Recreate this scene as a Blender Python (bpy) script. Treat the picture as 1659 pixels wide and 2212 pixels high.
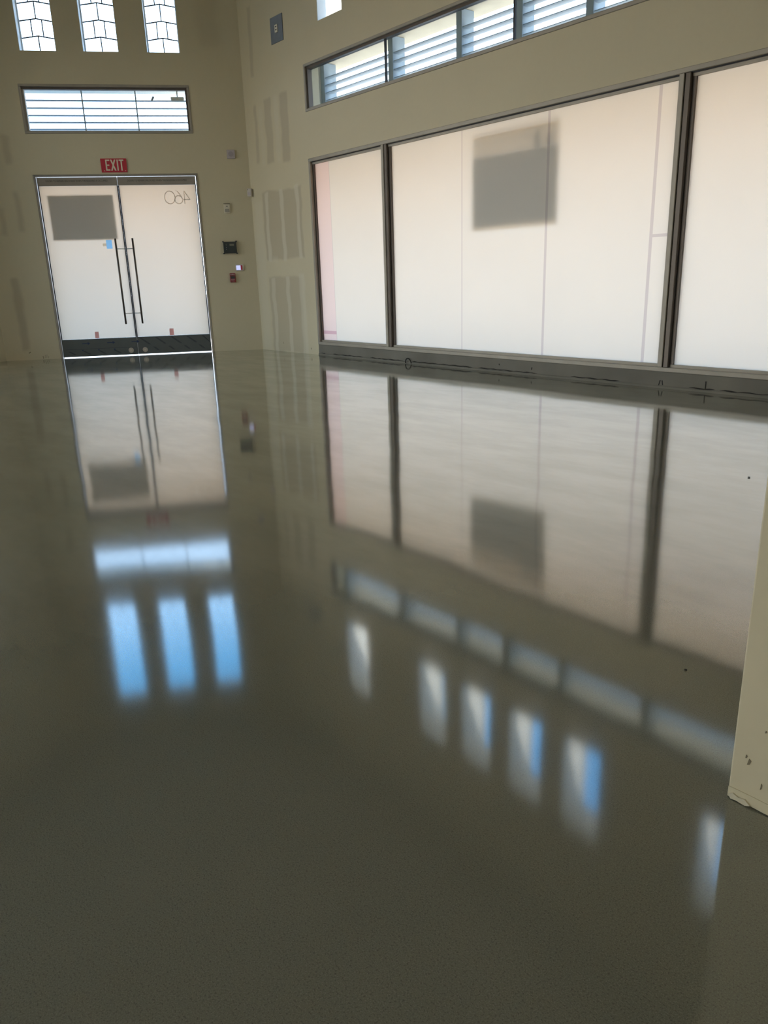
import bpy, bmesh, math, random
from mathutils import Vector, Matrix

for o in list(bpy.data.objects):
    bpy.data.objects.remove(o)
SC = bpy.context.scene
COL = SC.collection
random.seed(7)

# ------------------------------------------------------------------ camera
F_PX = 1626.31
CAM = Vector((11.3483, -6.7028, 1.1044))
YAW, PITCH, ROLL = math.radians(140.8708), math.radians(-17.3124), math.radians(-1.8255)
d = Vector((math.cos(PITCH)*math.cos(YAW), math.cos(PITCH)*math.sin(YAW), math.sin(PITCH)))
r = Vector((math.sin(YAW), -math.cos(YAW), 0)); u_ = r.cross(d)
r2 = math.cos(ROLL)*r + math.sin(ROLL)*u_
u2 = -math.sin(ROLL)*r + math.cos(ROLL)*u_
cd = bpy.data.cameras.new('camera'); cam = bpy.data.objects.new('camera', cd); COL.objects.link(cam)
cd.sensor_fit = 'VERTICAL'; cd.sensor_height = 36.0; cd.lens = 36.0*F_PX/2212
cd.clip_start = 0.05; cd.clip_end = 300
cam.matrix_world = Matrix(((r2.x, u2.x, -d.x, CAM.x), (r2.y, u2.y, -d.y, CAM.y), (r2.z, u2.z, -d.z, CAM.z), (0, 0, 0, 1)))
SC.camera = cam

# ------------------------------------------------------------------ sky, sun, exposure
SUN_EL, SUN_AZ = math.radians(56), math.radians(32)      # azimuth measured from +x: raking along the long window wall
W = bpy.data.worlds.new('daylight'); SC.world = W; W.use_nodes = True
wn = W.node_tree.nodes; wn.clear()
# clear daytime sky: pale at the horizon, blue higher up
tcw = wn.new('ShaderNodeTexCoord'); sxw = wn.new('ShaderNodeSeparateXYZ'); ramp = wn.new('ShaderNodeValToRGB')
W.node_tree.links.new(tcw.outputs['Generated'], sxw.inputs[0]); W.node_tree.links.new(sxw.outputs[2], ramp.inputs[0])
SKY = [(0.0, (.72, .80, .90)), (.32, (.44, .62, .88)), (.46, (.085, .30, .59)), (1.0, (.05, .18, .48))]
cr = ramp.color_ramp; cr.interpolation = 'LINEAR'
cr.elements[0].position = SKY[0][0]; cr.elements[0].color = (*SKY[0][1], 1)
cr.elements[1].position = SKY[3][0]; cr.elements[1].color = (*SKY[3][1], 1)
for p, c in SKY[1:3]:
    el = cr.elements.new(p); el.color = (*c, 1)
bg = wn.new('ShaderNodeBackground'); bg.inputs[1].default_value = 4.4
wo = wn.new('ShaderNodeOutputWorld')
W.node_tree.links.new(ramp.outputs[0], bg.inputs[0]); W.node_tree.links.new(bg.outputs[0], wo.inputs[0])
sl = bpy.data.lights.new('sun', 'SUN'); sl.energy = 14.0; sl.angle = math.radians(0.6); sl.color = (1.0, 0.93, 0.82)
so = bpy.data.objects.new('sun', sl); COL.objects.link(so)
sdir = Vector((math.cos(SUN_EL)*math.cos(SUN_AZ), math.cos(SUN_EL)*math.sin(SUN_AZ), math.sin(SUN_EL)))
so.rotation_euler = sdir.to_track_quat('Z', 'Y').to_euler(); so.location = (30, -2, 40)
vs = SC.view_settings
vs.view_transform = 'Standard'; vs.look = 'None'; vs.gamma = 1.0; vs.use_curve_mapping = False
vs.exposure = 0.45
SC.cycles.diffuse_bounces = 5; SC.cycles.max_bounces = 9; SC.cycles.transparent_max_bounces = 16
SC.cycles.glossy_bounces = 3; SC.cycles.sample_clamp_indirect = 12.0

# ------------------------------------------------------------------ wall frames: (along, outward, up) -> world
class Fr:
    def __init__(s, o, ang, nang):
        s.o = Vector(o); s.e = Vector((math.cos(ang), math.sin(ang), 0)); s.n = Vector((math.cos(nang), math.sin(nang), 0))
    def __call__(s, u, w, z): return s.o + s.e*u + s.n*w + Vector((0, 0, z))
ALPHA = math.radians(119.62)
FR = Fr((0, 0, 0), 0.0, math.pi/2)                              # long window wall
FL = Fr((0, 0, 0), -ALPHA, -ALPHA - math.pi/2)                  # entrance wall
LEN_L = 4.09
C2 = FL(LEN_L, 0, 0)
A3 = -ALPHA + math.pi - ALPHA
F3 = Fr(C2, A3, A3 - math.pi/2)                                 # third wall
FW_ = Fr((0, 0, 0), 0.0, math.pi/2)                             # world axes

# ------------------------------------------------------------------ materials
def mat(name): 
    m = bpy.data.materials.new(name); m.use_nodes = True; nt = m.node_tree; nt.nodes.clear()
    out = nt.nodes.new('ShaderNodeOutputMaterial'); return m, nt, out
class N:
    """tiny node helper"""
    def __init__(s, nt): s.nt = nt
    def new(s, t, **kw):
        n = s.nt.nodes.new(t)
        for k, v in kw.items(): setattr(n, k, v)
        return n
    def lk(s, a, b): s.nt.links.new(a, b)
    def math(s, op, a, b=None, c=None, clamp=False):
        n = s.new('ShaderNodeMath', operation=op); n.use_clamp = clamp
        for i, v in enumerate((a, b, c)):
            if v is None: continue
            if isinstance(v, (int, float)): n.inputs[i].default_value = v
            else: s.lk(v, n.inputs[i])
        return n.outputs[0]
    def noise(s, vec, scale, detail=3, rough=.55):
        n = s.new('ShaderNodeTexNoise'); n.inputs['Scale'].default_value = scale
        n.inputs['Detail'].default_value = detail; n.inputs['Roughness'].default_value = rough
        if vec is not None: s.lk(vec, n.inputs['Vector'])
        return n.outputs['Fac']
    def mix(s, fac, a, b, blend='MIX'):
        n = s.new('ShaderNodeMix', data_type='RGBA', blend_type=blend)
        for sock, v in ((n.inputs[0], fac), (n.inputs[6], a), (n.inputs[7], b)):
            if isinstance(v, (int, float)): sock.default_value = v
            elif isinstance(v, tuple): sock.default_value = (*v, 1)
            else: s.lk(v, sock)
        return n.outputs[2]
    def smooth(s, v, a, b):
        n = s.new('ShaderNodeMapRange', interpolation_type='SMOOTHSTEP')
        s.lk(v, n.inputs[0]); n.inputs[1].default_value = a; n.inputs[2].default_value = b
        return n.outputs[0]
def principled(name, col, rough=.5, metal=0., ior=1.5, var=0., vscale=8., bump=0., bscale=60., coat=0.):
    m, nt, out = mat(name); h = N(nt)
    b = h.new('ShaderNodeBsdfPrincipled'); h.lk(b.outputs[0], out.inputs[0])
    b.inputs['Roughness'].default_value = rough; b.inputs['Metallic'].default_value = metal; b.inputs['IOR'].default_value = ior
    if coat: b.inputs['Coat Weight'].default_value = coat
    tc = h.new('ShaderNodeTexCoord').outputs['Object']
    if var:
        c = h.mix(h.noise(tc, vscale, 2), tuple(x*(1-var) for x in col), tuple(min(1, x*(1+var)) for x in col))
        h.lk(c, b.inputs['Base Color'])
    else: b.inputs['Base Color'].default_value = (*col, 1)
    if bump:
        bp = h.new('ShaderNodeBump'); bp.inputs['Strength'].default_value = bump; bp.inputs['Distance'].default_value = .004
        h.lk(h.noise(tc, bscale), bp.inputs['Height']); h.lk(bp.outputs[0], b.inputs['Normal'])
    return m

PAINT = (0.63, 0.57, 0.405)
def paint_material(name, fr, dark=(), light=()):
    """beige wall paint; dark = bare sanded board between joints, light = strips of joint compound (u0,u1,z0,z1,soft,amount)"""
    m, nt, out = mat(name); h = N(nt)
    b = h.new('ShaderNodeBsdfPrincipled'); h.lk(b.outputs[0], out.inputs[0]); b.inputs['Roughness'].default_value = .62
    geo = h.new('ShaderNodeNewGeometry').outputs['Position']
    dp = h.new('ShaderNodeVectorMath', operation='DOT_PRODUCT'); h.lk(geo, dp.inputs[0]); dp.inputs[1].default_value = fr.e
    U = h.math('SUBTRACT', dp.outputs['Value'], fr.o.dot(fr.e))
    sx = h.new('ShaderNodeSeparateXYZ'); h.lk(geo, sx.inputs[0]); Z = sx.outputs[2]
    wob = h.math('MULTIPLY', h.math('SUBTRACT', h.noise(geo, 3.0, 1), .5), .10)
    U2 = h.math('ADD', U, wob); Z2 = h.math('ADD', Z, wob)
    big = h.noise(geo, .9, 3); fine = h.noise(geo, 22, 2)
    c = h.mix(big, tuple(x*.93 for x in PAINT), tuple(x*1.05 for x in PAINT))
    c = h.mix(h.math('MULTIPLY', fine, .12), c, (.42, .37, .26))
    def mask(u0, u1, z0, z1, soft):
        a = h.math('MULTIPLY', h.smooth(U2, u0 - soft, u0 + soft), h.smooth(U2, u1 + soft, u1 - soft))
        q = h.math('MULTIPLY', h.smooth(Z2, z0 - soft, z0 + soft), h.smooth(Z2, z1 + soft, z1 - soft))
        return h.math('MULTIPLY', a, q)
    for (u0, u1, z0, z1, soft, amt) in dark:
        c = h.mix(h.math('MULTIPLY', mask(u0, u1, z0, z1, soft), amt), c, (.40, .345, .245))
    for (u0, u1, z0, z1, soft, amt) in light:
        c = h.mix(h.math('MULTIPLY', mask(u0, u1, z0, z1, soft), amt), c, (.66, .62, .50))
    h.lk(c, b.inputs['Base Color'])
    return m
M = {}
M['wall_r'] = paint_material('beige_paint_window_wall', FR,
    dark=[(.26, .34, 2.86, 3.66, .03, .45), (.56, .76, 2.82, 3.69, .03, .5), (1.0, 1.2, 2.78, 3.69, .03, .55),
          (.33, 1.42, 1.42, 2.42, .025, .55), (.36, 1.30, .0, 1.16, .03, .5), (.26, .36, 4.05, 4.95, .03, .45)],
    light=[(.40, .49, 1.40, 2.40, .02, .7), (.84, .93, 1.40, 2.44, .02, .7), (1.26, 1.35, 1.40, 2.46, .02, .7), (.50, .66, 1.38, 1.46, .03, .3),
           (.43, .53, .0, 1.14, .02, .6), (.86, .96, .0, 1.16, .02, .65), (1.24, 1.38, .0, 1.2, .03, .6), (.06, .3, .0, 2.3, .05, .35), (.40, .50, 2.8, 3.6, .04, .3), (.84, .95, 2.8, 3.7, .04, .35)])
M['wall_l'] = paint_material('beige_paint_entrance_wall', FL,
    dark=[(3.52, 3.62, 2.9, 3.3, .04, .5), (3.50, 3.58, 1.95, 2.5, .04, .5), (3.76, 3.84, 1.9, 2.3, .04, .45), (3.70, 3.82, .15, 1.25, .04, .6), (.30, .62, 4.5, 5.4, .08, .22)],
    light=[(.0, .25, 4.3, 7, .15, .3)])
M['wall'] = paint_material('beige_paint', F3)
M['ceiling'] = principled('ceiling_paint', (.42, .375, .285), .8, var=.05, vscale=1)

def floor_material():
    m, nt, out = mat('polished_concrete'); h = N(nt)
    P = h.new('ShaderNodeNewGeometry').outputs['Position']
    c = h.mix(h.noise(P, .55, 4, .6), (.126, .127, .098), (.226, .225, .178))
    c = h.mix(h.math('MULTIPLY', h.smooth(h.noise(P, 420, 1, .7), .46, .72), .5), c, (.30, .30, .25))
    c = h.mix(h.math('MULTIPLY', h.smooth(h.noise(P, 280, 1, .7), .52, .72), .5), c, (.07, .068, .052))
    b1 = h.new('ShaderNodeBump'); b1.inputs['Strength'].default_value = 1.0; b1.inputs['Distance'].default_value = .0032
    h.lk(h.noise(P, 1.1, 1, .4), b1.inputs['Height'])
    df = h.new('ShaderNodeBsdfDiffuse'); h.lk(c, df.inputs['Color'])
    g = h.new('ShaderNodeBsdfGlossy');       # clear sealer on top
    sv = h.new('ShaderNodeMapping'); sv.inputs['Scale'].default_value = (1.0, 2.6, 1.0); sv.inputs['Rotation'].default_value = (0, 0, .6); h.lk(P, sv.inputs[0])
    h.lk(h.mix(h.smooth(h.noise(sv.outputs[0], 1.3, 4, .65), .3, .7), (.88, .885, .87), (1.0, 1.0, .99)), g.inputs['Color'])
    h.lk(h.math('ADD', h.math('MULTIPLY', h.noise(P, 1.4, 2), .03), .060), g.inputs['Roughness'])
    h.lk(b1.outputs[0], g.inputs['Normal'])
    lw = h.new('ShaderNodeLayerWeight'); lw.inputs[0].default_value = .5
    fac = h.math('ADD', h.math('MULTIPLY', h.math('POWER', lw.outputs['Facing'], 2.25), .93), .05)
    mx = h.new('ShaderNodeMixShader'); h.lk(fac, mx.inputs[0]); h.lk(df.outputs[0], mx.inputs[1]); h.lk(g.outputs[0], mx.inputs[2])
    h.lk(mx.outputs[0], out.inputs[0])
    return m
M['floor'] = floor_material()

def film_material(name, tcol, refl, gloss=.04):
    m, nt, out = mat(name); h = N(nt)
    P = h.new('ShaderNodeNewGeometry').outputs['Position']
    nz = h.noise(P, 1.3, 2)
    t = h.new('ShaderNodeBsdfTranslucent'); h.lk(h.mix(nz, tuple(x*.965 for x in tcol), tuple(min(1, x*1.035) for x in tcol)), t.inputs[0])
    df = h.new('ShaderNodeBsdfDiffuse'); df.inputs[0].default_value = (*refl, 1)
    ad = h.new('ShaderNodeAddShader'); h.lk(t.outputs[0], ad.inputs[0]); h.lk(df.outputs[0], ad.inputs[1])
    g = h.new('ShaderNodeBsdfGlossy'); g.inputs['Roughness'].default_value = .35
    mx = h.new('ShaderNodeMixShader'); mx.inputs[0].default_value = gloss
    h.lk(ad.outputs[0], mx.inputs[1]); h.lk(g.outputs[0], mx.inputs[2]); h.lk(mx.outputs[0], out.inputs[0])
    return m
M['film'] = film_material('white_window_film', (.360, .297, .243), (.30, .29, .27))
M['film_door'] = film_material('white_door_film', (.40, .303, .232), (.30, .29, .27))
M['film_pink'] = film_material('pink_window_film', (.36, .265, .232), (.32, .24, .23))
M['film_pink2'] = film_material('darker_pink_window_film', (.30, .18, .18), (.22, .12, .12))
M['film_seam'] = film_material('overlapped_window_film', (.27, .215, .19), (.25, .22, .21))
M['board'] = film_material('corrugated_plastic_board', (.29, .30, .295), (.35, .35, .35), .02)
M['shadow_film'] = film_material('shadow_sheet_film', (.62, .60, .56), (.2, .2, .2), .02)  # for the added sheet that makes the shadow above the sign board
M['tape_blue'] = film_material('blue_tape', (.50, .72, .90), (.12, .25, .38))
M['tape_grey'] = film_material('grey_tape', (.66, .64, .60), (.3, .29, .26))

def glass_material(name='clear_glass', col=(.95, .97, .965)):
    m, nt, out = mat(name); h = N(nt)
    t = h.new('ShaderNodeBsdfTransparent'); t.inputs[0].default_value = (*col, 1)
    g = h.new('ShaderNodeBsdfGlossy'); g.inputs['Roughness'].default_value = .01
    lw = h.new('ShaderNodeLayerWeight'); lw.inputs[0].default_value = .5
    fac = h.math('ADD', h.math('MULTIPLY', h.math('POWER', lw.outputs['Facing'], 5.0), .8), .03)
    mx = h.new('ShaderNodeMixShader'); h.lk(fac, mx.inputs[0]); h.lk(t.outputs[0], mx.inputs[1]); h.lk(g.outputs[0], mx.inputs[2])
    h.lk(mx.outputs[0], out.inputs[0]); return m
M['glass'] = glass_material(); M['glass_fill'] = glass_material('warm_fill_glass', (.985, .905, .80))  # second glass is tinted to warm the light from the added windows
M['alu'] = principled('weathered_aluminium', (.36, .33, .28), .5, .25, var=.18, vscale=5, bump=.05)
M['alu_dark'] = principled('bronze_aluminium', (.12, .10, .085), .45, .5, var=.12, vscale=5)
M['gasket'] = principled('black_gasket', (.012, .012, .016), .6)
M['lead'] = principled('dark_lead_came', (.035, .04, .045), .6, .0)
M['white_frame'] = principled('white_painted_frame', (.72, .74, .74), .45, var=.04)
M['reveal'] = principled('pale_reveal_paint', (.80, .79, .76), .6, var=.05)
M['soffit'] = principled('tan_tint_canopy', (.56, .35, .09), .85, var=.10, vscale=3, bump=.3)  # colour of the added canopies, warms the light on the film
M['soffit2'] = principled('cream_stucco', (.72, .68, .58), .85, var=.06, vscale=3, bump=.3)
M['beige_panel'] = principled('beige_soffit_board', (.40, .355, .27), .85, var=.15, vscale=4)
M['slat'] = principled('galvanised_slat', (.27, .33, .375), .5, .0, var=.12, vscale=4)
M['bounce_white'] = principled('white_bounce_sheet', (.80, .80, .78), .8)  # added reflector on top of the canopies
M['ground'] = principled('asphalt', (.135, .125, .11), .9, var=.15, vscale=.6)
M['paving'] = principled('pale_bounce_paving', (.58, .53, .45), .9, var=.08, vscale=.8)  # pale so the added paving bounces light to the windows
M['curb'] = principled('raw_concrete_curb', (.175, .165, .138), .8, var=.35, vscale=2.4, bump=.4, bscale=30)
M['dirt'] = principled('black_dried_sealant', (.025, .023, .02), .9)
M['rail_top'] = principled('brushed_rail', (.24, .22, .195), .4, .6, var=.08)
M['rail_low'] = principled('grey_green_masked_rail', (.075, .088, .088), .45, var=.1)
M['rail_stripe'] = principled('dark_print_stripe', (.018, .022, .035), .5)
M['arrow'] = principled('blue_print_arrow', (.006, .022, .09), .5)
M['print'] = principled('grey_print', (.025, .022, .02), .6)
M['bronze'] = principled('bronze_handle', (.14, .115, .095), .35, .6, var=.1)
M['steel'] = principled('polished_steel', (.85, .85, .85), .2, 1.)
M['red'] = principled('red_plastic', (.50, .012, .035), .4)
M['dark_red'] = principled('dark_red_plastic', (.26, .012, .015), .4)
M['cream'] = principled('cream_print', (.78, .72, .58), .5)
M['lilac'] = principled('lilac_white_plastic', (.50, .45, .47), .5)
M['lilac_dk'] = principled('lilac_grille', (.38, .34, .38), .6)
M['offwhite'] = principled('off_white_plastic', (.66, .61, .49), .5)
M['pale_grey'] = principled('pale_grey_plastic', (.56, .52, .47), .45)
M['black'] = principled('black_steel_box', (.010, .016, .016), .4, var=.2)
M['dkgreen'] = principled('dark_panel_face', (.014, .024, .024), .5)
M['lcd'] = principled('unlit_lcd', (.17, .17, .12), .35)
M['lamp_lens'] = principled('clear_strobe_lens', (.32, .30, .25), .25)
M['plate'] = principled('grey_steel_plate', (.17, .18, .195), .4, .4, var=.3, vscale=7)
M['plate_dk'] = principled('dark_plate_edge', (.06, .06, .07), .5)
M['scuff'] = principled('dark_scuff', (.20, .17, .11), .8)
M['chip'] = principled('flaked_paint', (.62, .57, .43), .7, var=.15, vscale=40)
M['sticker'] = film_material('pink_sticker', (.55, .38, .37), (.28, .18, .18))
m, nt, out = mat('lit_screen'); em = nt.nodes.new('ShaderNodeEmission'); em.inputs[0].default_value = (.62, .66, 1, 1); em.inputs[1].default_value = .7
nt.links.new(em.outputs[0], out.inputs[0]); M['screen'] = m

# ------------------------------------------------------------------ mesh helpers
class MB:
    def __init__(s): s.bm = bmesh.new()
    def poly(s, pts): return s.bm.faces.new([s.bm.verts.new(p) for p in pts])
    def box(s, f, u0, u1, w0, w1, z0, z1):
        v = [s.bm.verts.new(f(a, b, c)) for c in (z0, z1) for b in (w0, w1) for a in (u0, u1)]
        for q in ((0, 1, 3, 2), (4, 5, 7, 6), (0, 1, 5, 4), (2, 3, 7, 6), (0, 2, 6, 4), (1, 3, 7, 5)): s.bm.faces.new([v[i] for i in q])
        return s
    def quad(s, f, u0, u1, w, z0, z1):
        s.poly([f(u0, w, z0), f(u1, w, z0), f(u1, w, z1), f(u0, w, z1)]); return s
    def prism(s, f, pts, w0, w1):                      # polygon in (u,z) given thickness along w
        a = [s.bm.verts.new(f(p[0], w0, p[1])) for p in pts]; b = [s.bm.verts.new(f(p[0], w1, p[1])) for p in pts]
        s.bm.faces.new(a); s.bm.faces.new(list(reversed(b)))
        for i in range(len(pts)): j = (i + 1) % len(pts); s.bm.faces.new((a[i], a[j], b[j], b[i]))
        return s
    def tube(s, pts, rad, seg=10, cap=True):
        pts = [Vector(p) for p in pts]; rings = []
        for i, p in enumerate(pts):
            t = (pts[min(i+1, len(pts)-1)] - pts[max(i-1, 0)]).normalized()
            a = t.cross(Vector((0.31, 0.2, .93))).normalized(); b = t.cross(a)
            rings.append([s.bm.verts.new(p + (a*math.cos(k*2*math.pi/seg) + b*math.sin(k*2*math.pi/seg))*rad) for k in range(seg)])
        for i in range(len(rings)-1):
            for k in range(seg): s.bm.faces.new((rings[i][k], rings[i][(k+1) % seg], rings[i+1][(k+1) % seg], rings[i+1][k]))
        if cap: s.bm.faces.new(rings[0]); s.bm.faces.new(list(reversed(rings[-1])))
        return s
    def stroke(s, f, pts, width, w0, w1, closed=False):   # flat ribbon in the (u,z) plane with thickness
        pts = [Vector((p[0], p[1])) for p in pts]; n = len(pts); L = []; Rr = []
        for i in range(n):
            a = pts[(i-1) % n] if (closed or i > 0) else pts[i]; b = pts[(i+1) % n] if (closed or i < n-1) else pts[i]
            t = (b - a).normalized(); q = Vector((-t.y, t.x))*width/2
            L.append(pts[i] + q); Rr.append(pts[i] - q)
        for i in range(n if closed else n-1):
            j = (i+1) % n; s.prism(f, [L[i], L[j], Rr[j], Rr[i]], w0, w1)
        return s
    def bevel(s, wd, seg=2):
        bmesh.ops.recalc_face_normals(s.bm, faces=s.bm.faces)
        bmesh.ops.bevel(s.bm, geom=list(s.bm.edges), offset=wd, segments=seg, affect='EDGES', profile=.5); return s
    def build(s, name, m, parent=None, smooth=False):
        bmesh.ops.recalc_face_normals(s.bm, faces=s.bm.faces)
        off = Vector((0, 0, 0))
        if parent is not None: off = WORLD.get(parent.name, Vector((0, 0, 0)))
        else:
            bb = [v.co for v in s.bm.verts]
            off = Vector(((min(v.x for v in bb)+max(v.x for v in bb))/2, (min(v.y for v in bb)+max(v.y for v in bb))/2, min(v.z for v in bb)))
        for v in s.bm.verts: v.co -= off
        me = bpy.data.meshes.new(name); s.bm.to_mesh(me); s.bm.free()
        if smooth:
            for p in me.polygons: p.use_smooth = True
        o = bpy.data.objects.new(name, me); COL.objects.link(o)
        if isinstance(m, str): m = M[m]
        me.materials.append(m)
        if parent is not None: o.parent = parent
        else: o.location = off
        WORLD[o.name] = off
        return o
WORLD = {}
def empty(name, loc):
    o = bpy.data.objects.new(name, None); COL.objects.link(o); o.location = loc; o.empty_display_size = .1
    WORLD[o.name] = Vector(loc); return o
def tag(o, label, cat=None, group=None, kind=None):
    o['label'] = label
    if cat: o['category'] = cat
    if group: o['group'] = group
    if kind: o['kind'] = kind
    return o
def struct(o, label, cat): return tag(o, label, cat, kind='structure')
def text_mesh(name, body, f, u0, z0, width, height, w, sgn, m, parent, depth=.0015):
    """flat lettering in the (u,z) plane; sgn=-1: reads from inside on a wall whose u runs leftwards, +1 the other way"""
    cu = bpy.data.curves.new('tmp', 'FONT'); cu.body = body; cu.resolution_u = 3; cu.fill_mode = 'FRONT'
    ob = bpy.data.objects.new('tmp', cu); COL.objects.link(ob)
    me = bpy.data.meshes.new_from_object(ob.evaluated_get(bpy.context.evaluated_depsgraph_get()))
    bpy.data.objects.remove(ob); bpy.data.curves.remove(cu)
    xs = [v.co.x for v in me.vertices]; ys = [v.co.y for v in me.vertices]
    x0, x1, y0, y1 = min(xs), max(xs), min(ys), max(ys)
    mb = MB(); mb.bm.from_mesh(me); bpy.data.meshes.remove(me)
    for v in mb.bm.verts:
        a = (v.co.x - x0)/(x1 - x0); b = (v.co.y - y0)/(y1 - y0)
        v.co = f(u0 + sgn*a*width, w, z0 + b*height)
    return mb.build(name, m, parent)

def wall_mesh(f, u0, u1, z0, z1, w0, w1, holes):
    us = sorted({u0, u1, *[h[0] for h in holes], *[h[1] for h in holes]}); zs = sorted({z0, z1, *[h[2] for h in holes], *[h[3] for h in holes]})
    us = [u for u in us if u0 <= u <= u1]; zs = [z for z in zs if z0 <= z <= z1]
    def solid(i, j):
        if i < 0 or j < 0 or i >= len(us)-1 or j >= len(zs)-1: return False
        a, b = (us[i]+us[i+1])/2, (zs[j]+zs[j+1])/2
        return not any(h[0] < a < h[1] and h[2] < b < h[3] for h in holes)
    mb = MB(); V = {}
    def v(i, j, k):
        if (i, j, k) not in V: V[(i, j, k)] = mb.bm.verts.new(f(us[i], (w0, w1)[k], zs[j]))
        return V[(i, j, k)]
    for i in range(len(us)-1):
        for j in range(len(zs)-1):
            if not solid(i, j): continue
            for k in (0, 1): mb.bm.faces.new((v(i, j, k), v(i+1, j, k), v(i+1, j+1, k), v(i, j+1, k)))
            if not solid(i-1, j): mb.bm.faces.new((v(i, j, 0), v(i, j+1, 0), v(i, j+1, 1), v(i, j, 1)))
            if not solid(i+1, j): mb.bm.faces.new((v(i+1, j, 0), v(i+1, j+1, 0), v(i+1, j+1, 1), v(i+1, j, 1)))
            if not solid(i, j-1): mb.bm.faces.new((v(i, j, 0), v(i+1, j, 0), v(i+1, j, 1), v(i, j, 1)))
            if not solid(i, j+1): mb.bm.faces.new((v(i, j+1, 0), v(i+1, j+1, 0), v(i+1, j+1, 1), v(i, j+1, 1)))
    return mb

# ------------------------------------------------------------------ room shell
T = .25; H = 7.0; XR = 14.6
STORE = (1.66, 13.14, 0.0, 2.746); CLER = (1.656, 13.14, 3.345, 3.934)
TALL_R = [(2.04 + .89*k, 2.577 + .89*k, 4.366, 5.60) for k in (0, 2, 3, 4, 5, 7)]
DOOR = (.814, 3.252, 0.0, 2.75); SLOT = (.816, 3.27, 3.317, 3.983)
TALL_L = [(.894, 1.375, 4.414, 6.35), (1.784, 2.286, 4.414, 6.35), (2.663, 3.17, 4.414, 6.35)]
LEN3 = 16.0
E3 = F3(LEN3, 0, 0)
STORE3 = (1.25, 14.0, .157, 4.6)
STOREB = (9.0, 15.0, .157, 3.9)

foot = [Vector((0, 0, 0)), Vector((XR, 0, 0)), Vector((XR, E3.y, 0)), E3.copy(), C2.copy()]
def slab(pts, z0, z1, grow):
    c = sum(pts, Vector())/len(pts); mb = MB()
    P = [Vector((p.x, p.y, 0)) + (p - c).normalized()*grow for p in pts]
    a = [mb.bm.verts.new((p.x, p.y, z0)) for p in P]; b = [mb.bm.verts.new((p.x, p.y, z1)) for p in P]
    mb.bm.faces.new(a); mb.bm.faces.new(b)
    for i in range(len(P)): j = (i+1) % len(P); mb.bm.faces.new((a[i], a[j], b[j], b[i]))
    return mb
struct(slab(foot, -.15, 0, .30).build('floor', 'floor'), 'glossy polished grey concrete floor mirroring the windows', 'floor')
struct(slab(foot, H, H+.2, .45).build('ceiling', 'ceiling'), 'high plain ceiling above the hall', 'ceiling')
struct(wall_mesh(FR, -T, XR+T, 0, H, 0, T, [STORE, CLER, *TALL_R]).build('wall_right', 'wall_r'), 'long beige wall with storefront glazing and strip window', 'wall')
struct(wall_mesh(FL, -T*.0, LEN_L, 0, H, 0, T, [DOOR, SLOT, *TALL_L]).build('wall_front', 'wall_l'), 'narrow beige entrance wall holding the double glass doors', 'wall')
struct(wall_mesh(F3, -T, LEN3+T, 0, H, 0, T, [STORE3]).build('wall_left', 'wall'), 'beige wall beyond the corner beside the entrance', 'wall')
FB = Fr((XR, 0, 0), -math.pi/2, 0.0)
struct(wall_mesh(FB, -T, -E3.y + T, 0, H, 0, T, [STOREB]).build('wall_back', 'wall'), 'plain beige wall closing the hall behind', 'wall')
FS = Fr((E3.x, E3.y, 0), 0.0, -math.pi/2)
struct(wall_mesh(FS, -T, XR - E3.x + T, 0, H, 0, T, []).build('wall_near', 'wall'), 'plain beige side wall out of view', 'wall')
# corner filler outside, so that no light leaks through the mitre
mb = MB(); mb.poly([(0, .0, 0), FL(0, T, 0), FR(0, T, 0)]); 
bmesh.ops.recalc_face_normals(mb.bm, faces=mb.bm.faces)
ext = bmesh.ops.extrude_face_region(mb.bm, geom=list(mb.bm.faces))
for v in [g for g in ext['geom'] if isinstance(g, bmesh.types.BMVert)]: v.co.z = H
struct(mb.build('wall_corner', 'wall'), 'unseen filler added against light leaks at the outer wall corner', 'wall')

# outdoors
mb = MB(); mb.box(FW_, -70, 90, -80, 80, -.35, -.17)
struct(mb.build('ground', 'ground'), 'dark asphalt lot outside the building', 'ground')
for fr_, ua_, ub_, wd_, lab_ in ((FR, .02, 16, 4.6, 'unseen pale paving added to bounce sunlight onto the storefront'), (FL, -1.2, LEN_L + 1.2, 4.6, 'unseen pale paving added to bounce light onto the entrance doors'),
                                 (F3, .02, 18, 16, 'broad unseen paving added to bounce light in beyond the entrance'), (FB, 3, 18, 12, 'unseen pale paving added to bounce light in behind the viewer')):
    mb = MB(); mb.box(fr_, ua_, ub_, T + .02, wd_, -.168, -.10)
    struct(mb.build('added_paving', 'paving'), lab_, 'paving')  # unseen strips added to bounce light up to the windows
def added_overhang(f, u0, u1, z0, z1, w1, m, label):
    mb = MB(); mb.box(f, u0, u1, T + .001, w1, z0, z1)
    o = struct(mb.build('added_canopy', m), label, 'added_overhang')
    mb = MB(); mb.box(f, u0, u1, T + .001, w1, z1 + .001, z1 + .012); mb.build('bounce_sheet', 'bounce_white', o)  # white top sheet added to bounce light up into the louvres
    return o
added_overhang(FR, .6, 14, 2.86, 3.20, 1.8, 'soffit', 'unseen tan canopy added to tint the top of the storefront film')  # added out of view to darken and warm the upper storefront film
added_overhang(FL, .25, 3.85, 2.95, 3.20, 1.7, 'soffit', 'unseen tan canopy added to tint the top of the door film')  # added out of view to warm the upper door film

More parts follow.
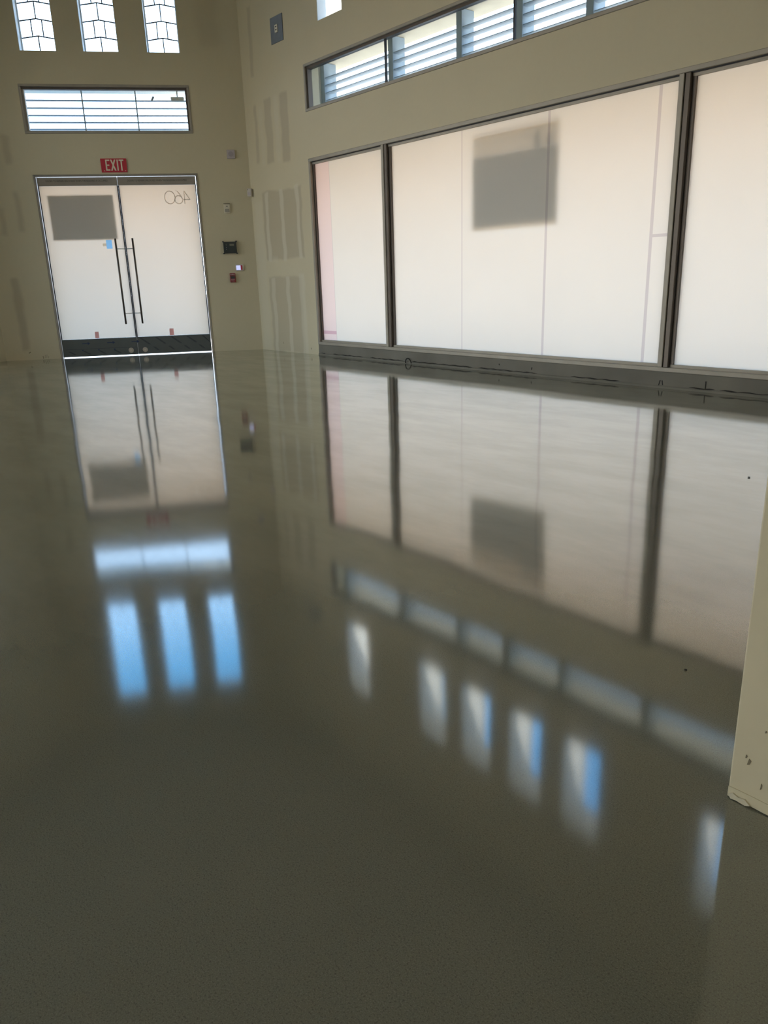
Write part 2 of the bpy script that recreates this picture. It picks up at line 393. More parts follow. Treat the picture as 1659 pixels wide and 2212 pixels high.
# ------------------------------------------------------------------ column at the right edge
mb = MB(); mb.box(FW_, 10.738, 12.3, -5.265, -4.93, 0.001, H); mb.bevel(.004, 2)
colm = struct(mb.build('column', 'wall'), 'beige painted pier end in the near foreground', 'column')
mb = MB(); rr = random.Random(3); n = 40                    # ragged bottom edge of the skim coat, a few millimetres proud
edge = [(10.7395 + .038*i, .0275 + rr.uniform(-.0012, .0012)) for i in range(n)]; low = [(x, .0025 + max(0, rr.uniform(-.003, .0035))) for x, _ in reversed(edge)]
mb.prism(FW_, edge + low, -5.2675, -5.2645)
mb.build('base_bead', 'wall', colm)
mb = MB(); mb.prism(FW_, [(10.742, .010), (10.752, .017), (10.765, .012), (10.778, .015), (10.790, .006), (10.780, .001), (10.760, .003), (10.748, .0015)], -5.2715, -5.2678)
mb.build('flaked_paint', 'chip', colm)
for (x, z, a, b) in [(10.775, .105, .004, .008), (10.805, .060, .0015, .008), (10.768, .115, .002, .004), (10.80, .19, .002, .003)]:
    mb = MB(); mb.prism(FW_, [(x-a, z-b), (x+a*.3, z-b*.7), (x+a, z+b*.5), (x-a*.2, z+b)], -5.2662, -5.2648)
    mb.build('scuff', 'scuff', colm)

# ------------------------------------------------------------------ storefront windows
def frame_bars(f, parent, u0, u1, z0, z1, wf, wb, wd, m='alu', sill=None):
    """four bars of an outer frame, each a part"""
    sb = sill or wd
    for nm, a in (('frame_head', (u0, u1, wf, wb, z1-wd, z1)), ('frame_sill', (u0, u1, wf, wb, z0, z0+sb)),
                  ('frame_jamb', (u0, u0+wd, wf, wb, z0+sb, z1-wd)), ('frame_jamb', (u1-wd, u1, wf, wb, z0+sb, z1-wd))):
        mb = MB(); mb.box(f, *a); mb.bevel(.004, 1); mb.build(nm, m, parent)
def storefront(f, name, label, span, mulls, films, z0=.157, z1=2.746, masked=True):
    e = struct(empty(name, f(span[0], 0, 0)), label, 'window')
    u0, u1 = span[0] + .001, span[1] - .001
    frame_bars(f, e, u0, u1, z0, z1 - .001, -.012, .10, .042)                 # outer aluminium face
    ed = [u0 + .042] + [x for mm in mulls for x in (mm - .055, mm + .055)] + [u1 - .042]
    for mm in mulls:
        mb = MB(); mb.box(f, mm - .052, mm - .004, -.012, .10, z0 + .042, z1 - .043); mb.bevel(.004, 1); mb.build('mullion', 'alu', e)
        mb = MB(); mb.box(f, mm - .004, mm + .004, .012, .10, z0 + .042, z1 - .043); mb.build('mullion_joint', 'gasket', e)
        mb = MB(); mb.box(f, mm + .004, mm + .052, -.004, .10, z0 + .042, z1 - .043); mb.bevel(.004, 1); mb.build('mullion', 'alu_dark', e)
    for k in range(0, len(ed), 2):                                            # glazing stops and pane per bay
        a, b = ed[k], ed[k+1]; q0, q1 = z0 + .042, z1 - .043
        pn = empty('window_bay', f((a+b)/2, .05, q0)); pn.parent = e; pn.location = WORLD[pn.name] - WORLD[e.name]
        mb = MB(); mb.box(f, a, b, .026, .10, q1 - .034, q1); mb.build('glazing_stop', 'alu', pn)
        mb = MB(); mb.box(f, a, b, .016, .022, q1 - .010, q1); mb.build('gasket', 'gasket', pn)
        mb = MB(); mb.box(f, a, b, .030, .10, q0, q0 + .026); mb.build('glazing_stop', 'alu', pn)
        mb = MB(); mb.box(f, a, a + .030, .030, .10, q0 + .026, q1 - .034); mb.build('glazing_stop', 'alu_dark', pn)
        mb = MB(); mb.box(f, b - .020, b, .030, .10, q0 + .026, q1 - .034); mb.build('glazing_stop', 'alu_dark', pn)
        g0, g1, h0, h1 = a + .030, b - .020, q0 + .026, q1 - .034
        mb = MB(); mb.box(f, g0, g1, .062, .070, h0, h1); mb.build('pane', 'glass' if masked else 'glass_fill', pn)
        if not masked: continue
        cuts = [c for c in films if g0 < c[0] < g1 or g0 < c[1] < g1]
        pos = g0
        for (c0, c1, mm, zz) in sorted(cuts):
            c0, c1 = max(c0, g0), min(c1, g1)
            if c0 - pos > .001: MB().quad(f, pos, c0, .058, h0, h1).build('window_film', 'film', pn)
            prev = h0
            for (za, zb, m2) in zz:
                MB().quad(f, c0, c1, .058, max(prev, h0), za).build('window_film', mm, pn)
                MB().quad(f, c0, c1, .058, za, zb).build('film_patch', m2, pn); prev = zb
            MB().quad(f, c0, c1, .058, prev, h1).build('window_film' if mm in ('film', 'film_pink') else 'film_seam', mm, pn)
            pos = c1
        if g1 - pos > .001: MB().quad(f, pos, g1, .058, h0, h1).build('window_film', 'film', pn)
    return e
storefront(FR, 'window_1', 'storefront window of tall panes masked by pale translucent film', STORE, [3.337, 7.412, 11.46],
    [(1.70, 2.056, 'film_pink', [(.315, .362, 'film_pink2')]), (2.056, 2.064, 'film_seam', []),
     (4.653, 4.668, 'film_seam', []), (5.890, 5.922, 'film_seam', []), (7.135, 7.168, 'film_seam', []),
     (7.168, 7.40, 'film', [(1.386, 1.414, 'film_seam')])])
storefront(F3, 'window_2', 'unseen warm tinted window added for fill light beyond the entrance corner', STORE3, [4.4, 7.6, 10.8], [], z1=4.6, masked=False)  # added out of view to let more daylight onto the walls

storefront(FB, 'window_14', 'unseen warm tinted window added for fill light behind the viewer', STOREB, [11.0, 13.0], [], z1=3.9, masked=False)  # added behind the camera to brighten the entrance wall
added_overhang(FB, 8.0, 15.6, 4.0, 4.3, 4.0, 'soffit2', 'unseen cream canopy added to keep sun out of the rear fill window')  # added to block direct sun through the rear window

# curb under the long storefront
mb = MB()
rr = random.Random(11); n = 60
uu = [STORE[0] + .001 + (STORE[1]-STORE[0]-.002)*i/n for i in range(n+1)]
prof = [(-.012, .0), (-.010, .018), (-.003, .026), (-.003, .150), (.0, .156), (.22, .156), (.22, 0.0)]
rows = [[mb.bm.verts.new(FR(u, w + (rr.uniform(-.0025, .0025) if 0 < k < 4 else 0), z)) for k, (w, z) in enumerate(prof)] for u in uu]
for i in range(n):
    for k in range(len(prof)): q = (k+1) % len(prof); mb.bm.faces.new((rows[i][k], rows[i+1][k], rows[i+1][q], rows[i][q]))
mb.bm.faces.new(rows[0]); mb.bm.faces.new(list(reversed(rows[-1])))
curb = struct(mb.build('baseboard_right', 'curb'), 'bare grey concrete curb under the long storefront window', 'curb')
for (a, b) in [(1.72, 1.83), (2.02, 2.75), (2.92, 3.62), (3.80, 4.9), (5.0, 5.9), (6.35, 6.95), (7.7, 7.95), (8.0, 8.6)]:
    mb = MB(); k = max(4, int((b-a)/.05)); rr = random.Random(int(a*100))
    mid = [(a + (b-a)*i/k, .030 + .003*math.sin(i*1.7)) for i in range(k+1)]; th = [0 if i in (0, k) else rr.uniform(.0012, .0065) for i in range(k+1)]
    mb.prism(FR, [(x, z + t + .0004) for (x, z), t in zip(mid, th)] + [(x, z - t - .0004) for (x, z), t in reversed(list(zip(mid, th)))], -.0085, -.003)
    mb.build('dried_sealant', 'dirt', curb)
for (x, z, dx, dz) in [(7.40, .075, -.012, -.05), (7.42, .075, .01, -.045), (7.86, .10, 0, -.075), (5.33, .10, .004, -.018), (5.82, .09, -.006, -.025)]:
    mb = MB(); mb.stroke(FR, [(x, z), (x + dx, z + dz)], .008, -.0075, -.003); mb.build('crack', 'dirt', curb)

# ------------------------------------------------------------------ strip window above the storefront, with louvres outside
def strip_window(f, name, label, span, joints, mat_frame, wg):
    u0, u1, z0, z1 = span; u0 += .001; u1 -= .001; z0 += .001; z1 -= .001
    e = struct(empty(name, f(u0, 0, z0)), label, 'window')
    frame_bars(f, e, u0, u1, z0, z1, -.010, .09, .034, mat_frame)
    a0, a1, b0, b1 = u0 + .034, u1 - .034, z0 + .034, z1 - .034
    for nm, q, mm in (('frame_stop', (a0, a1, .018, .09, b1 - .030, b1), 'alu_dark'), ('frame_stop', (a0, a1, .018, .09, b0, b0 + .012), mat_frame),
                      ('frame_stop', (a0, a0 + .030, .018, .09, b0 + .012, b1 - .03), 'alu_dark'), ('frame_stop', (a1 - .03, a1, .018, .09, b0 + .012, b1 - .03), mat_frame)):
        mb = MB(); mb.box(f, *q); mb.build(nm, mm, e)
    a0 += .03; a1 -= .03; b0 += .012; b1 -= .03
    ed = [a0] + list(joints) + [a1]
    for i in range(len(ed)-1):
        mb = MB(); mb.box(f, ed[i] + (.004 if i else 0), ed[i+1] - .004, wg, wg + .008, b0, b1); mb.build('pane', 'glass', e)
    return e, (a0, a1, b0, b1)
e, inner = strip_window(FR, 'window_3', 'long strip window high on the wall over the storefront', CLER, [3.346, 5.413, 7.47, 9.53, 11.58], 'alu', .062)
for j in (3.346, 5.413, 7.47, 9.53, 11.58):
    mb = MB(); mb.box(FR, j - .010, j + .010, .052, .078, inner[2], inner[3]); mb.build('joint_seal', 'gasket', e)
# louvre box
lv = tag(empty('louver_screen', FR(1.4, .4, 3.2)), 'row of pale horizontal louvre slats outside the long strip window', 'louver screen')
for i, z in enumerate((3.828, 3.733, 3.637, 3.541, 3.445, 3.349)):
    mb = MB(); mb.box(FR, 1.30, 13.3, .400, .515, z - .003, z + .004); mb.build('slat', 'slat', lv)
for uc in (1.56, 3.06, 4.288, 5.193, 6.10, 7.33, 8.56, 9.47, 10.38, 11.6, 12.9):
    p = empty('post', FR(uc, .415, 3.3)); p.parent = lv; p.location = WORLD[p.name] - WORLD[lv.name]
    mb = MB(); mb.box(FR, uc - .044, uc + .044, .385, .399, 3.28, 4.025); mb.build('post_flange', 'slat', p)
    mb = MB(); mb.box(FR, uc - .012, uc + .012, .4, .62, 3.28, 4.025); mb.build('post_web', 'slat', p)
mb = MB(); mb.box(FR, 1.30, 13.3, .255, .82, 4.03, 4.10); mb.build('soffit_panel', 'beige_panel', lv)
mb = MB(); mb.box(FR, 1.49, 1.505, .255, .62, 3.24, 4.025); mb.build('end_panel', 'reveal', lv)
mb = MB(); mb.box(FR, 1.30, 13.3, .255, .60, 3.225, 3.265); mb.build('bottom_tray', 'slat', lv)

# slot window above the doors
e, inner = strip_window(FL, 'window_4', 'wide slot window above the entrance doors', SLOT, [1.60, 2.37], 'alu', .10)
lv2 = tag(empty('louver_screen', FL(.8, .4, 3.3)), 'pale horizontal louvre slats outside the slot window over the doors', 'louver screen')
for z in (3.852, 3.746, 3.643, 3.546, 3.45):
    mb = MB(); mb.box(FL, .6, 3.5, .400, .490, z - .004, z + .005); mb.build('slat', 'slat', lv2)
for uc in (1.657, 2.455):
    mb = MB(); mb.box(FL, uc - .009, uc + .009, .380, .398, 3.27, 4.045); mb.build('post', 'slat', lv2)
mb = MB(); mb.box(FL, .5, 3.6, .255, .95, 4.055, 4.12); mb.build('soffit_panel', 'soffit2', lv2)
mb = MB(); mb.box(FL, .5, 3.6, .255, .49, 3.235, 3.265); mb.build('bottom_tray', 'slat', lv2)
for uc in (.80, 3.33):
    mb = MB(); mb.box(FL, uc - .01, uc + .01, .255, .36, 3.266, 4.050); mb.build('end_panel', 'reveal', lv2)
fl = tag(empty('floodlight', FL(1.02, .33, 3.81)), 'small grey lamp box outside the slot window corner', 'lamp')
mb = MB(); mb.box(FL, .92, 1.12, .30, .35, 3.825, 3.885); mb.bevel(.006, 1); mb.build('housing', 'white_frame', fl)
for q in (.96, 1.02, 1.08):
    mb = MB(); mb.box(FL, q-.016, q+.016, .292, .2995, 3.84, 3.866); mb.build('lens', 'cream', fl)
mb = MB(); mb.box(FL, 1.01, 1.03, .32, .335, 3.885, 4.054); mb.build('bracket', 'white_frame', fl)
mb = MB(); mb.prism(FL, [(1.405, 3.795), (1.378, 3.785), (1.345, 3.84), (1.372, 3.852)], .093, .0985)
tag(mb.build('tape_scrap', 'slat'), 'tiny grey scrap of tape stuck on the slot window glass', 'tape')

# ------------------------------------------------------------------ tall leaded windows over the entrance
WT = .155
ROW0, ROWH, PEAK = 4.615, .222, .034
tall_lab = ['tall leaded glass window over the entrance, nearest the wall corner', 'tall leaded glass window over the entrance, middle of three', 'tall leaded glass window over the entrance, farthest from the wall corner']
for wi, (u0, u1, z0, z1) in enumerate(TALL_L):
    e = struct(empty('window_%d' % (5 + wi), FL(u0, 0, z0)), tall_lab[wi], 'window')
    t = .004
    for nm, q in (('reveal_lining', (u0+.0005, u0+t, .004, WT+.03, z0+t, z1-t)), ('reveal_lining', (u1-t, u1-.0005, .004, WT+.03, z0+t, z1-t)),
                  ('reveal_lining', (u0+.0005, u1-.0005, .004, WT+.03, z0+.0005, z0+t)), ('reveal_lining', (u0+.0005, u1-.0005, .004, WT+.03, z1-t, z1-.0005))):
        mb = MB(); mb.box(FL, *q); mb.build(nm, 'reveal', e)
    a0, a1, b0, b1 = u0 + t, u1 - t, z0 + t, z1 - t
    for nm, q in (('frame_jamb', (a0, a0+.018, WT, WT+.03, b0, b1)), ('frame_jamb', (a1-.018, a1, WT, WT+.03, b0, b1)),
                  ('frame_sill', (a0+.018, a1-.018, WT, WT+.03, b0, b0+.018)), ('frame_head', (a0+.018, a1-.018, WT, WT+.03, b1-.018, b1))):
        mb = MB(); mb.box(FL, *q); mb.build(nm, 'white_frame', e)
    a0 += .018; a1 -= .018; b0 += .018; b1 -= .018; mid = (a0+a1)/2; hw = (a1-a0)/2
    def zline(k, u): return ROW0 + ROWH*k + PEAK*(1 - abs(u-mid)/hw)
    nrow = int((b1 - ROW0 - PEAK)/ROWH) + 2
    lead = MB(); g = .004
    for k in range(nrow):
        lo = (lambda u: b0) if k == 0 else (lambda u, k=k: zline(k-1, u)); hi = (lambda u, k=k: min(b1, zline(k, u)))
        if k == nrow-1: hi = lambda u: b1
        cols = [a0, mid, a1] if k % 2 == 0 else [a0, a0 + (a1-a0)/3, a0 + (a1-a0)*2/3, a1]
        for c in range(len(cols)-1):
            ua, ub = cols[c] + g, cols[c+1] - g
            top = [ua, mid, ub] if ua < mid < ub else [ua, ub]
            pts = [(u, lo(u) + g) for u in top] + [(u, hi(u) - g) for u in reversed(top)]
            if min(p[1] for p in pts[len(top):]) - max(p[1] for p in pts[:len(top)]) < .02: continue
            mb = MB(); mb.prism(FL, pts, WT + .012, WT + .017); mb.build('pane', 'glass', e)
            if c: lead.stroke(FL, [(cols[c], lo(cols[c])), (cols[c], hi(cols[c]))], .014, WT + .009, WT + .020)
        if k < nrow-1: lead.stroke(FL, [(a0, zline(k, a0)), (mid, zline(k, mid)), (a1, zline(k, a1))], .014, WT + .009, WT + .020)
    lead.build('lead_came', 'lead', e)
ords = ['first', 'second', 'third', 'fourth', 'fifth', 'last']
for wi, (u0, u1, z0, z1) in enumerate(TALL_R):
    e = struct(empty('window_%d' % (8 + wi), FR(u0, 0, z0)), 'tall narrow window above the strip window, %s from the entrance corner' % ords[wi], 'window')
    t = .004
    for q in ((u0+.0005, u0+t, .004, .47, z0+t, z1-t), (u1-t, u1-.0005, .004, .47, z0+t, z1-t), (u0+.0005, u1-.0005, .004, .47, z0+.0005, z0+t), (u0+.0005, u1-.0005, .004, .47, z1-t, z1-.0005)):
        mb = MB(); mb.box(FR, *q); mb.build('reveal_lining', 'reveal', e)
    a0, a1, b0, b1 = u0 + t, u1 - t, z0 + t, z1 - t
    for nm, q in (('frame_jamb', (a0, a0+.022, .435, .465, b0, b1)), ('frame_jamb', (a1-.022, a1, .435, .465, b0, b1)),
                  ('frame_sill', (a0+.022, a1-.022, .435, .465, b0, b0+.018)), ('frame_head', (a0+.022, a1-.022, .435, .465, b1-.018, b1))):
        mb = MB(); mb.box(FR, *q); mb.build(nm, 'white_frame', e)
    mb = MB(); mb.box(FR, a0+.022, a1-.022, .446, .452, b0+.018, b1-.018); mb.build('pane', 'glass', e)

# ------------------------------------------------------------------ entrance doors
dr = struct(empty('door_1', FL((DOOR[0]+DOOR[1])/2, 0, 0)), 'double glass entrance doors masked by pale film, long pull bars', 'door')
fw = .030
for nm, q in (('door_frame', (DOOR[0]+.001, DOOR[0]+fw, -.012, .10, .0, DOOR[3]-.001)), ('door_frame', (DOOR[1]-fw, DOOR[1]-.001, -.012, .10, .0, DOOR[3]-.001)),
              ('door_head', (DOOR[0]+fw, DOOR[1]-fw, -.012, .10, DOOR[3]-.026, DOOR[3]-.001))):
    mb = MB(); mb.box(FL, *q); mb.bevel(.003, 1); mb.build(nm, 'rail_top', dr)
def leaf(u0, u1, meet, note):
    """one door leaf; meet = u of the meeting edge side"""
    L = empty('door_leaf', FL((u0+u1)/2, .04, .03)); L.parent = dr; L.location = WORLD[L.name] - WORLD[dr.name]
    s = 1 if meet == u1 else -1
    mb = MB(); mb.box(FL, u0, u1, .020, .064, 2.593, 2.714); mb.bevel(.003, 1); mb.build('top_rail', 'rail_top', L)
    mb = MB(); mb.box(FL, u0, u1, .016, .068, .012, .290); mb.bevel(.003, 1); mb.build('bottom_rail', 'rail_low', L)
    mb = MB(); mb.box(FL, u0, u1, .040, .050, .291, 2.592); mb.build('pane', 'glass', L)
    MB().quad(FL, u0 + .014, u1 - .014, .036, .292, 2.591).build('window_film', 'film_door', L)
    for a, b in ((u0, u0 + .013), (u1 - .013, u1)):
        mb = MB(); mb.box(FL, a, b, .024, .060, .291, 2.592); mb.build('edge_seal', 'gasket', L)
    ub = meet - s*.128
    mb = MB(); mb.tube([FL(ub, -.055, .505), FL(ub, -.055, 1.812)], .015, 12); mb.build('pull_bar', 'bronze', L, True)
    for z in (1.66, .672):
        mb = MB(); mb.tube([FL(ub + s*.012, -.055, z), FL(meet - s*.030, -.020, z), FL(meet - s*.018, .030, z)], .0075, 8); mb.build('bar_mount', 'white_frame', L, True)  # matte white stands in for bright reflections on the steel rods
    # lock rosette near the meeting edge
    cu = meet - s*.11
    mb = MB(); mb.prism(FL, [(cu + .042*math.cos(k*math.pi/10), .082 + .042*math.sin(k*math.pi/10)) for k in range(20)], .011, .0155); mb.bevel(.002, 1); k1 = mb.build('lock_rosette', 'rail_top', L)
    mb = MB(); mb.prism(FL, [(cu + .016*math.cos(k*math.pi/8), .082 + .016*math.sin(k*math.pi/8)) for k in range(16)], .006, .0108); mb.build('lock_cylinder', 'lamp_lens', L)
    return L
LL = leaf(2.0385, 3.214, 2.0385, '')
LR = leaf(.852, 2.0335, 2.0335, '')
TXT = 'DOORS TO REMAIN UNLOCKED WHEN THE BUILDING IS OCCUPIED'
text_mesh('lettering', TXT, FL, 3.085, 2.648, .905, .026, .0185, -1, 'print', LL)
text_mesh('lettering', TXT, FL, 1.885, 2.646, .900, .026, .0185, -1, 'print', LR)
# mirrored house number on the right leaf, on the outer face, reads from outside
def num460(parent, f, u0, zc, hgt):
    h = hgt; st = .0115; w0, w1 = .0325, .0345; r0 = h*.5
    MB().stroke(f, [(u0 + .085, zc - h/2), (u0 + .085, zc + h/2)], st, w0, w1).stroke(f, [(u0 + .082, zc + h/2), (u0 + .002, zc - h*.18)], st, w0, w1).stroke(f, [(u0, zc - h*.18), (u0 + .108, zc - h*.18)], st, w0, w1).build('numeral', 'num', parent)
    c = (u0 + .175, zc - h*.18); rr_ = h*.32
    MB().stroke(f, [(c[0] + rr_*math.cos(k*math.pi/12), c[1] + rr_*math.sin(k*math.pi/12)) for k in range(24)], st, w0, w1, True)\
        .stroke(f, [(c[0] - rr_*.92, c[1] + rr_*.3), (c[0] - rr_*.4, c[1] + h*.42), (c[0] + rr_*.25, c[1] + h*.68)], st, w0, w1).build('numeral', 'num', parent)
    c = (u0 + .31, zc)
    MB().stroke(f, [(c[0] + r0*.86*math.cos(k*math.pi/16), c[1] + r0*math.sin(k*math.pi/16)) for k in range(32)], st, w0, w1, True).build('numeral', 'num', parent)
M['num'] = film_material('show_through_numeral', (.56, .52, .48), (.28, .27, .25))
num460(LR, FL, .962, 2.408, .185)
# printed marks on the masked bottom rails
for ua in (2.90, 2.51, 2.125):
    MB().prism(FL, [(ua, .226), (ua - .085, .226), (ua - .085, .243), (ua - .125, .220), (ua - .085, .197), (ua - .085, .214), (ua, .214)], .0135, .0155).build('arrow_mark', 'arrow', LL)
MB().box(FL, 2.06, 3.17, .0137, .0155, .131, .135).build('print_line', 'rail_stripe', LL)
for ua in (2.905, 2.655, 2.405, 2.155):
    MB().prism(FL, [(ua + .011*math.cos(k*math.pi/5), .112 + .011*math.sin(k*math.pi/5)) for k in range(10)], .0135, .0155).build('dot_mark', 'arrow', LL)
for ua in (3.11, 2.88, 2.64, 2.40):
    for q in (0, .018): MB().stroke(FL, [(ua + q, .10), (ua + q - .095, .045)], .007, .0137, .0155).build('stripe_mark', 'rail_stripe', LL)
for ua in (1.97, 1.72, 1.47, 1.22, .97):
    for q in (0, .02): MB().stroke(FL, [(ua + q, .275), (max(.87, ua + q - .14), .165)], .008, .0137, .0155).build('stripe_mark', 'rail_stripe', LR)
for ua in (1.77, 1.52, 1.27, 1.03):
    for q in (0, .02): MB().stroke(FL, [(ua + q, .125), (ua + q - .07, .065)], .008, .0137, .0155).build('stripe_mark', 'rail_stripe', LR)

# sign boards outside the glass, seen as soft shadows through the film
def board(f, name, label, u0, u1, z0, z1, w0, spots=()):
    e = tag(empty(name, f((u0+u1)/2, w0, z0)), label, 'sign board')
    mb = MB(); mb.box(f, u0, u1, w0, w0 + .004, z0, z1); mb.build('sheet', 'board', e)
    for (a, b) in spots:
        mb = MB(); mb.prism(f, [(a + .016*math.cos(k*math.pi/6), b + .016*math.sin(k*math.pi/6)) for k in range(12)], w0 - .008, w0 - .0005); mb.build('suction_pad', 'print', e)
    return e
board(FL, 'sign_board', 'grey sign board outside the door leaf with the blue tape', 2.135, 3.10, 1.806, 2.455, .053,
      [(a, b) for a in (2.175, 2.60, 3.06) for b in (1.842, 2.42)])
board(FR, 'sign_board', 'large grey sign board behind the storefront film', 4.83, 6.04, 1.585, 2.35, .095)
e = tag(empty('shadow_sheet', FR(5.4, .15, 2.35)), 'added sheet making the soft shadow above the large sign board', 'shadow sheet')
mb = MB(); mb.box(FR, 4.84, 6.04, .103, .105, 2.355, 2.56); mb.build('sheet', 'shadow_film', e)  # made-up sheet standing in for an unknown shadow above the board
for (a, b, c, q) in ((5.72, 5.80, 2.355, 2.50), (5.88, 5.96, 2.355, 2.47)):
    mb = MB(); mb.box(FR, a, b, .099, .102, c, q); mb.build('shadow_tab', 'board', e)

tag(MB().box(FL, 2.236, 2.322, .0335, .0350, 1.668, 1.798).build('blue_tape_square', 'tape_blue'), 'pale blue square of tape on the door film beside a pull bar', 'tape')
tag(MB().box(FL, 2.323, 2.378, .0335, .0350, 1.706, 1.750).build('grey_tape_piece', 'tape_grey'), 'small grey strip of tape next to the blue tape square', 'tape')
tag(MB().box(FL, 2.626, 2.686, .0335, .0350, .2935, .398).build('sticker', 'sticker'), 'small pink sticker low on the door leaf with the sign board', 'sticker')
tag(MB().box(FL, 1.437, 1.505, .0335, .0350, .2935, .402).build('sticker', 'sticker'), 'small pink sticker low on the door leaf with the numerals', 'sticker')

# ------------------------------------------------------------------ things on the entrance wall
ex = tag(empty('exit_sign', FL(2.05, 0, 2.774)), 'red EXIT sign with cream letters above the doors', 'sign')
mb = MB(); mb.box(FL, 1.860, 2.242, -.016, -.001, 2.774, 2.970); mb.bevel(.003, 1); mb.build('plate', 'red', ex)
zb, zt, s_ = 2.797, 2.953, .019
def lt(strokes, wd=s_):
    mb = MB()
    for q in strokes: mb.prism(FL, q, -.019, -.0162)
    mb.build('letter', 'cream', ex)
E0 = 2.172
lt([[(E0, zb), (E0, zt), (E0-s_, zt), (E0-s_, zb)], [(E0-s_, zt), (E0-.062, zt), (E0-.062, zt-s_), (E0-s_, zt-s_)],
    [(E0-s_, zb), (E0-.062, zb), (E0-.062, zb+s_), (E0-s_, zb+s_)], [(E0-s_, 2.884), (E0-.054, 2.884), (E0-.054, 2.866), (E0-s_, 2.866)]])
X0 = 2.100
lt([[(X0, zt), (X0-.022, zt), (X0-.080, zb), (X0-.058, zb)], [(X0-.080, zt), (X0-.058, zt), (X0, zb), (X0-.022, zb)]])
I0 = 2.004
lt([[(I0, zb), (I0, zt), (I0-s_, zt), (I0-s_, zb)]])
T0 = 1.972
lt([[(T0, zt), (T0-.068, zt), (T0-.068, zt-s_), (T0, zt-s_)], [(T0-.025, zt-s_), (T0-.044, zt-s_), (T0-.044, zb), (T0-.025, zb)]])
for a in (2.196, 1.886):
    MB().prism(FL, [(a + .006*math.cos(k*math.pi/4), 2.796 + .006*math.sin(k*math.pi/4)) for k in range(8)], -.0185, -.0162).build('screw', 'cream', ex)

sp = tag(empty('wall_speaker', FL(.268, 0, 2.956)), 'square lilac white speaker high beside the corner', 'speaker')
mb = MB(); mb.box(FL, .206, .330, -.028, -.001, 2.956, 3.083); mb.bevel(.005, 2); mb.build('housing', 'lilac', sp)
mb = MB(); mb.prism(FL, [(.270 + .038*math.cos(k*math.pi/12), 3.022 + .038*math.sin(k*math.pi/12)) for k in range(24)], -.033, -.0285); mb.build('grille', 'lilac_dk', sp)

md = tag(empty('motion_detector', FL(.0, 0, 2.39)), 'small pale detector fixed in the corner of the walls', 'detector')
FC = Fr((0.035, -.043, 0), math.radians(40), math.radians(130))
mb = MB(); mb.box(FC, -.036, .036, -.030, .018, 2.395, 2.515); mb.bevel(.008, 2); mb.build('housing', 'pale_grey', md)
mb = MB(); mb.box(FC, -.024, .024, -.0345, -.0305, 2.41, 2.455); mb.bevel(.002, 1); mb.build('lens', 'lilac', md)
mb = MB(); mb.box(FC, -.026, -.016, -.0335, -.0305, 2.490, 2.50); mb.build('indicator', 'print', md)

st = tag(empty('strobe_alarm', FL(.40, 0, 2.156)), 'off-white strobe alarm plate above the black panel', 'alarm')
mb = MB(); mb.box(FL, .350, .448, -.022, -.001, 2.156, 2.296); mb.bevel(.006, 2); mb.build('housing', 'offwhite', st)
mb = MB(); mb.box(FL, .366, .432, -.040, -.0225, 2.176, 2.218); mb.bevel(.005, 1); mb.build('strobe_lens', 'lamp_lens', st)
mb = MB(); mb.box(FL, .384, .414, -.026, -.0225, 2.252, 2.268); mb.build('sounder_slot', 'lamp_lens', st)
mb = MB(); mb.box(FL, .348, .450, -.026, -.001, 2.297, 2.304); mb.build('top_lip', 'scuff', st)

pn = tag(empty('control_panel', FL(.403, 0, 1.543)), 'black wall panel with a small display beside the doors', 'panel')
mb = MB(); mb.box(FL, .300, .508, -.050, -.001, 1.550, 1.728); mb.bevel(.004, 1); mb.build('housing', 'black', pn)
mb = MB(); mb.box(FL, .314, .494, -.0535, -.0505, 1.564, 1.714); mb.build('face', 'dkgreen', pn)
mb = MB(); mb.box(FL, .338, .408, -.0565, -.0538, 1.664, 1.692); mb.build('display', 'lcd', pn)
for (a, b) in ((.462, 1.686), (.462, 1.668), (.462, 1.64), (.462, 1.612)):
    mb = MB(); mb.box(FL, a-.005, a+.005, -.0560, -.0538, b-.005, b+.005); mb.build('button', 'lcd' if b > 1.66 else 'lilac_dk', pn)
for a in (.300, .508):
    for b in (1.549, 1.729):
        mb = MB(); mb.box(FL, a-.012, a+.012, -.055, -.0515 + .05, b-.010, b+.010); mb.bevel(.003, 1); mb.build('corner_cap', 'black', pn)

kp = tag(empty('alarm_keypad', FL(.277, 0, 1.272)), 'pale keypad with a glowing screen and red stripe', 'keypad')
mb = MB(); mb.box(FL, .212, .345, -.024, -.001, 1.274, 1.380); mb.bevel(.006, 2); mb.build('housing', 'pale_grey', kp)
mb = MB(); mb.box(FL, .262, .332, -.0265, -.0243, 1.288, 1.360); mb.build('screen', 'screen', kp)
mb = MB(); mb.box(FL, .232, .2605, -.0265, -.0243, 1.292, 1.362); mb.build('red_stripe', 'red', kp)

fp = tag(empty('fire_alarm_pull', FL(.40, 0, 1.097)), 'red fire alarm pull station below the glowing keypad', 'fire alarm')
mb = MB(); mb.box(FL, .356, .446, -.040, -.001, 1.099, 1.244); mb.bevel(.006, 2); mb.build('housing', 'dark_red', fp)
text_mesh('lettering', 'FIRE', FL, .436, 1.212, .070, .022, -.0412, -1, 'lilac', fp)
mb = MB(); mb.box(FL, .368, .434, -.050, -.0405, 1.158, 1.184); mb.bevel(.003, 1); mb.build('pull_handle', 'black', fp)
mb = MB(); mb.box(FL, .368, .434, -.043, -.0405, 1.188, 1.202); mb.build('instruction_plate', 'black', fp)
mb = MB(); mb.box(FL, .372, .430, -.043, -.0405, 1.144, 1.150); mb.build('pull_lip', 'lilac', fp)
text_mesh('lettering', 'PULL', FL, .424, 1.116, .046, .014, -.0412, -1, 'lilac_dk', fp)

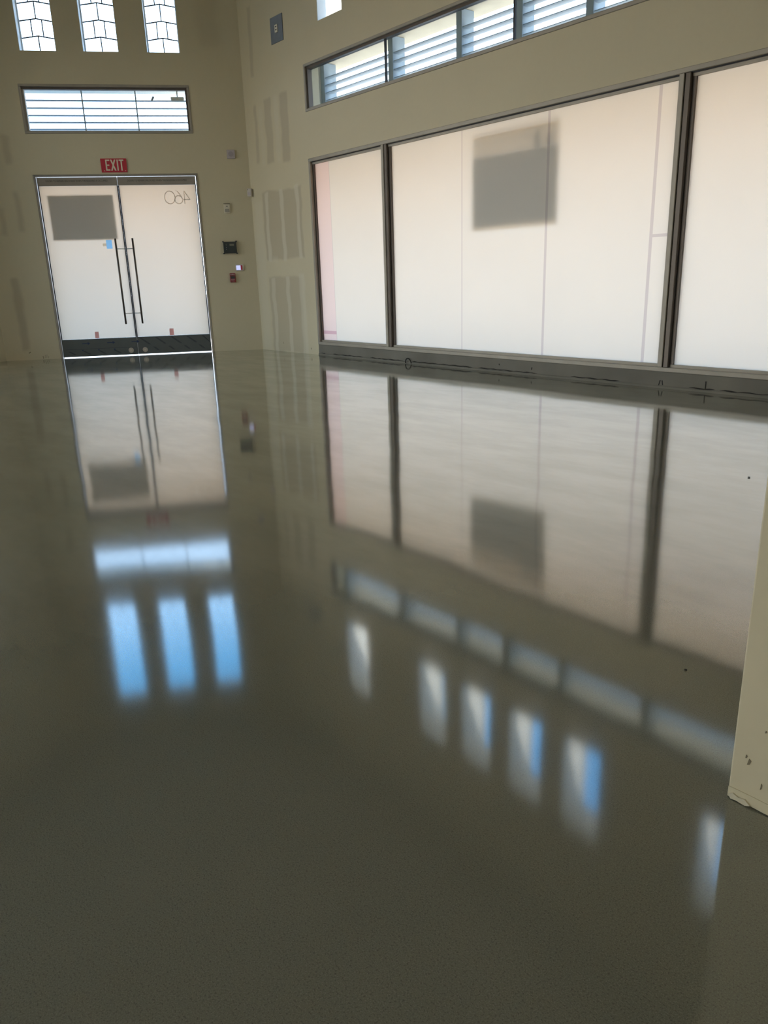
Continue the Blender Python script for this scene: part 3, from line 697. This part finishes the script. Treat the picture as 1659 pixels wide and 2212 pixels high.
# scuffs by the door foot, parts of the entrance wall
wf = bpy.data.objects['wall_front']
for pts, wd in ([[(3.735, .105), (3.705, .125)], .012], [[(3.525, .01), (3.528, .055)], .008], [[(3.50, .02), (3.49, .07)], .004], [[(3.475, .02), (3.462, .075)], .004], [[(3.45, .015), (3.44, .05)], .004]):
    MB().stroke(FL, pts, wd, -.0012, -.0002).build('scuff', 'scuff', wf)

# ------------------------------------------------------------------ things on the window wall
ap = tag(empty('cover_plate', FR(1.053, 0, 4.33)), 'grey steel cover plate with a white outlet high on the wall', 'cover plate')
mb = MB(); mb.box(FR, .897, 1.212, -.010, -.001, 4.333, 4.664); mb.bevel(.002, 1); mb.build('plate', 'plate', ap)
mb = MB(); mb.box(FR, 1.016, 1.090, -.018, -.0105, 4.455, 4.555); mb.bevel(.005, 2); mb.build('outlet', 'cream', ap)
for z in (4.490, 4.528):
    mb = MB(); mb.box(FR, 1.034, 1.072, -.0195, -.0183, z-.006, z+.006); mb.build('socket', 'print', ap)
wr = bpy.data.objects['wall_right']
for pts, wd in ([[(1.30, 1.27), (1.31, 1.235)], .010], [[(.66, .15), (.67, .12)], .008], [[(1.45, .095), (1.46, .07)], .012]):
    MB().stroke(FR, pts, wd, -.0012, -.0002).build('chip', 'chip' if pts[0][0] == 1.30 else 'scuff', wr)

# cable loop at the foot of the curb
mb = MB(); cpt = [FR(3.752 + .056*math.cos(a), -.026 - .01*math.sin(a), .008 + .064*math.sin(a)) for a in [math.pi*k/14 for k in range(15)]]
mb.tube(cpt, .007, 8); tag(mb.build('cable_loop', 'dirt', None, True), 'small black cable loop at the foot of the concrete curb', 'cable')
for (x, y, rad, lab) in ((10.395, -4.829, .004, 'tiny dark chip lying on the polished floor near the pier'), (9.538, -2.657, .006, 'tiny dark chip on the floor in front of the storefront')):
    mb = MB(); bmesh.ops.create_icosphere(mb.bm, subdivisions=1, radius=rad, matrix=Matrix.Translation((x, y, rad*.55)) @ Matrix.Diagonal((1.3, 1, .55, 1)))
    tag(mb.build('debris_chip', 'dirt'), lab, 'debris')
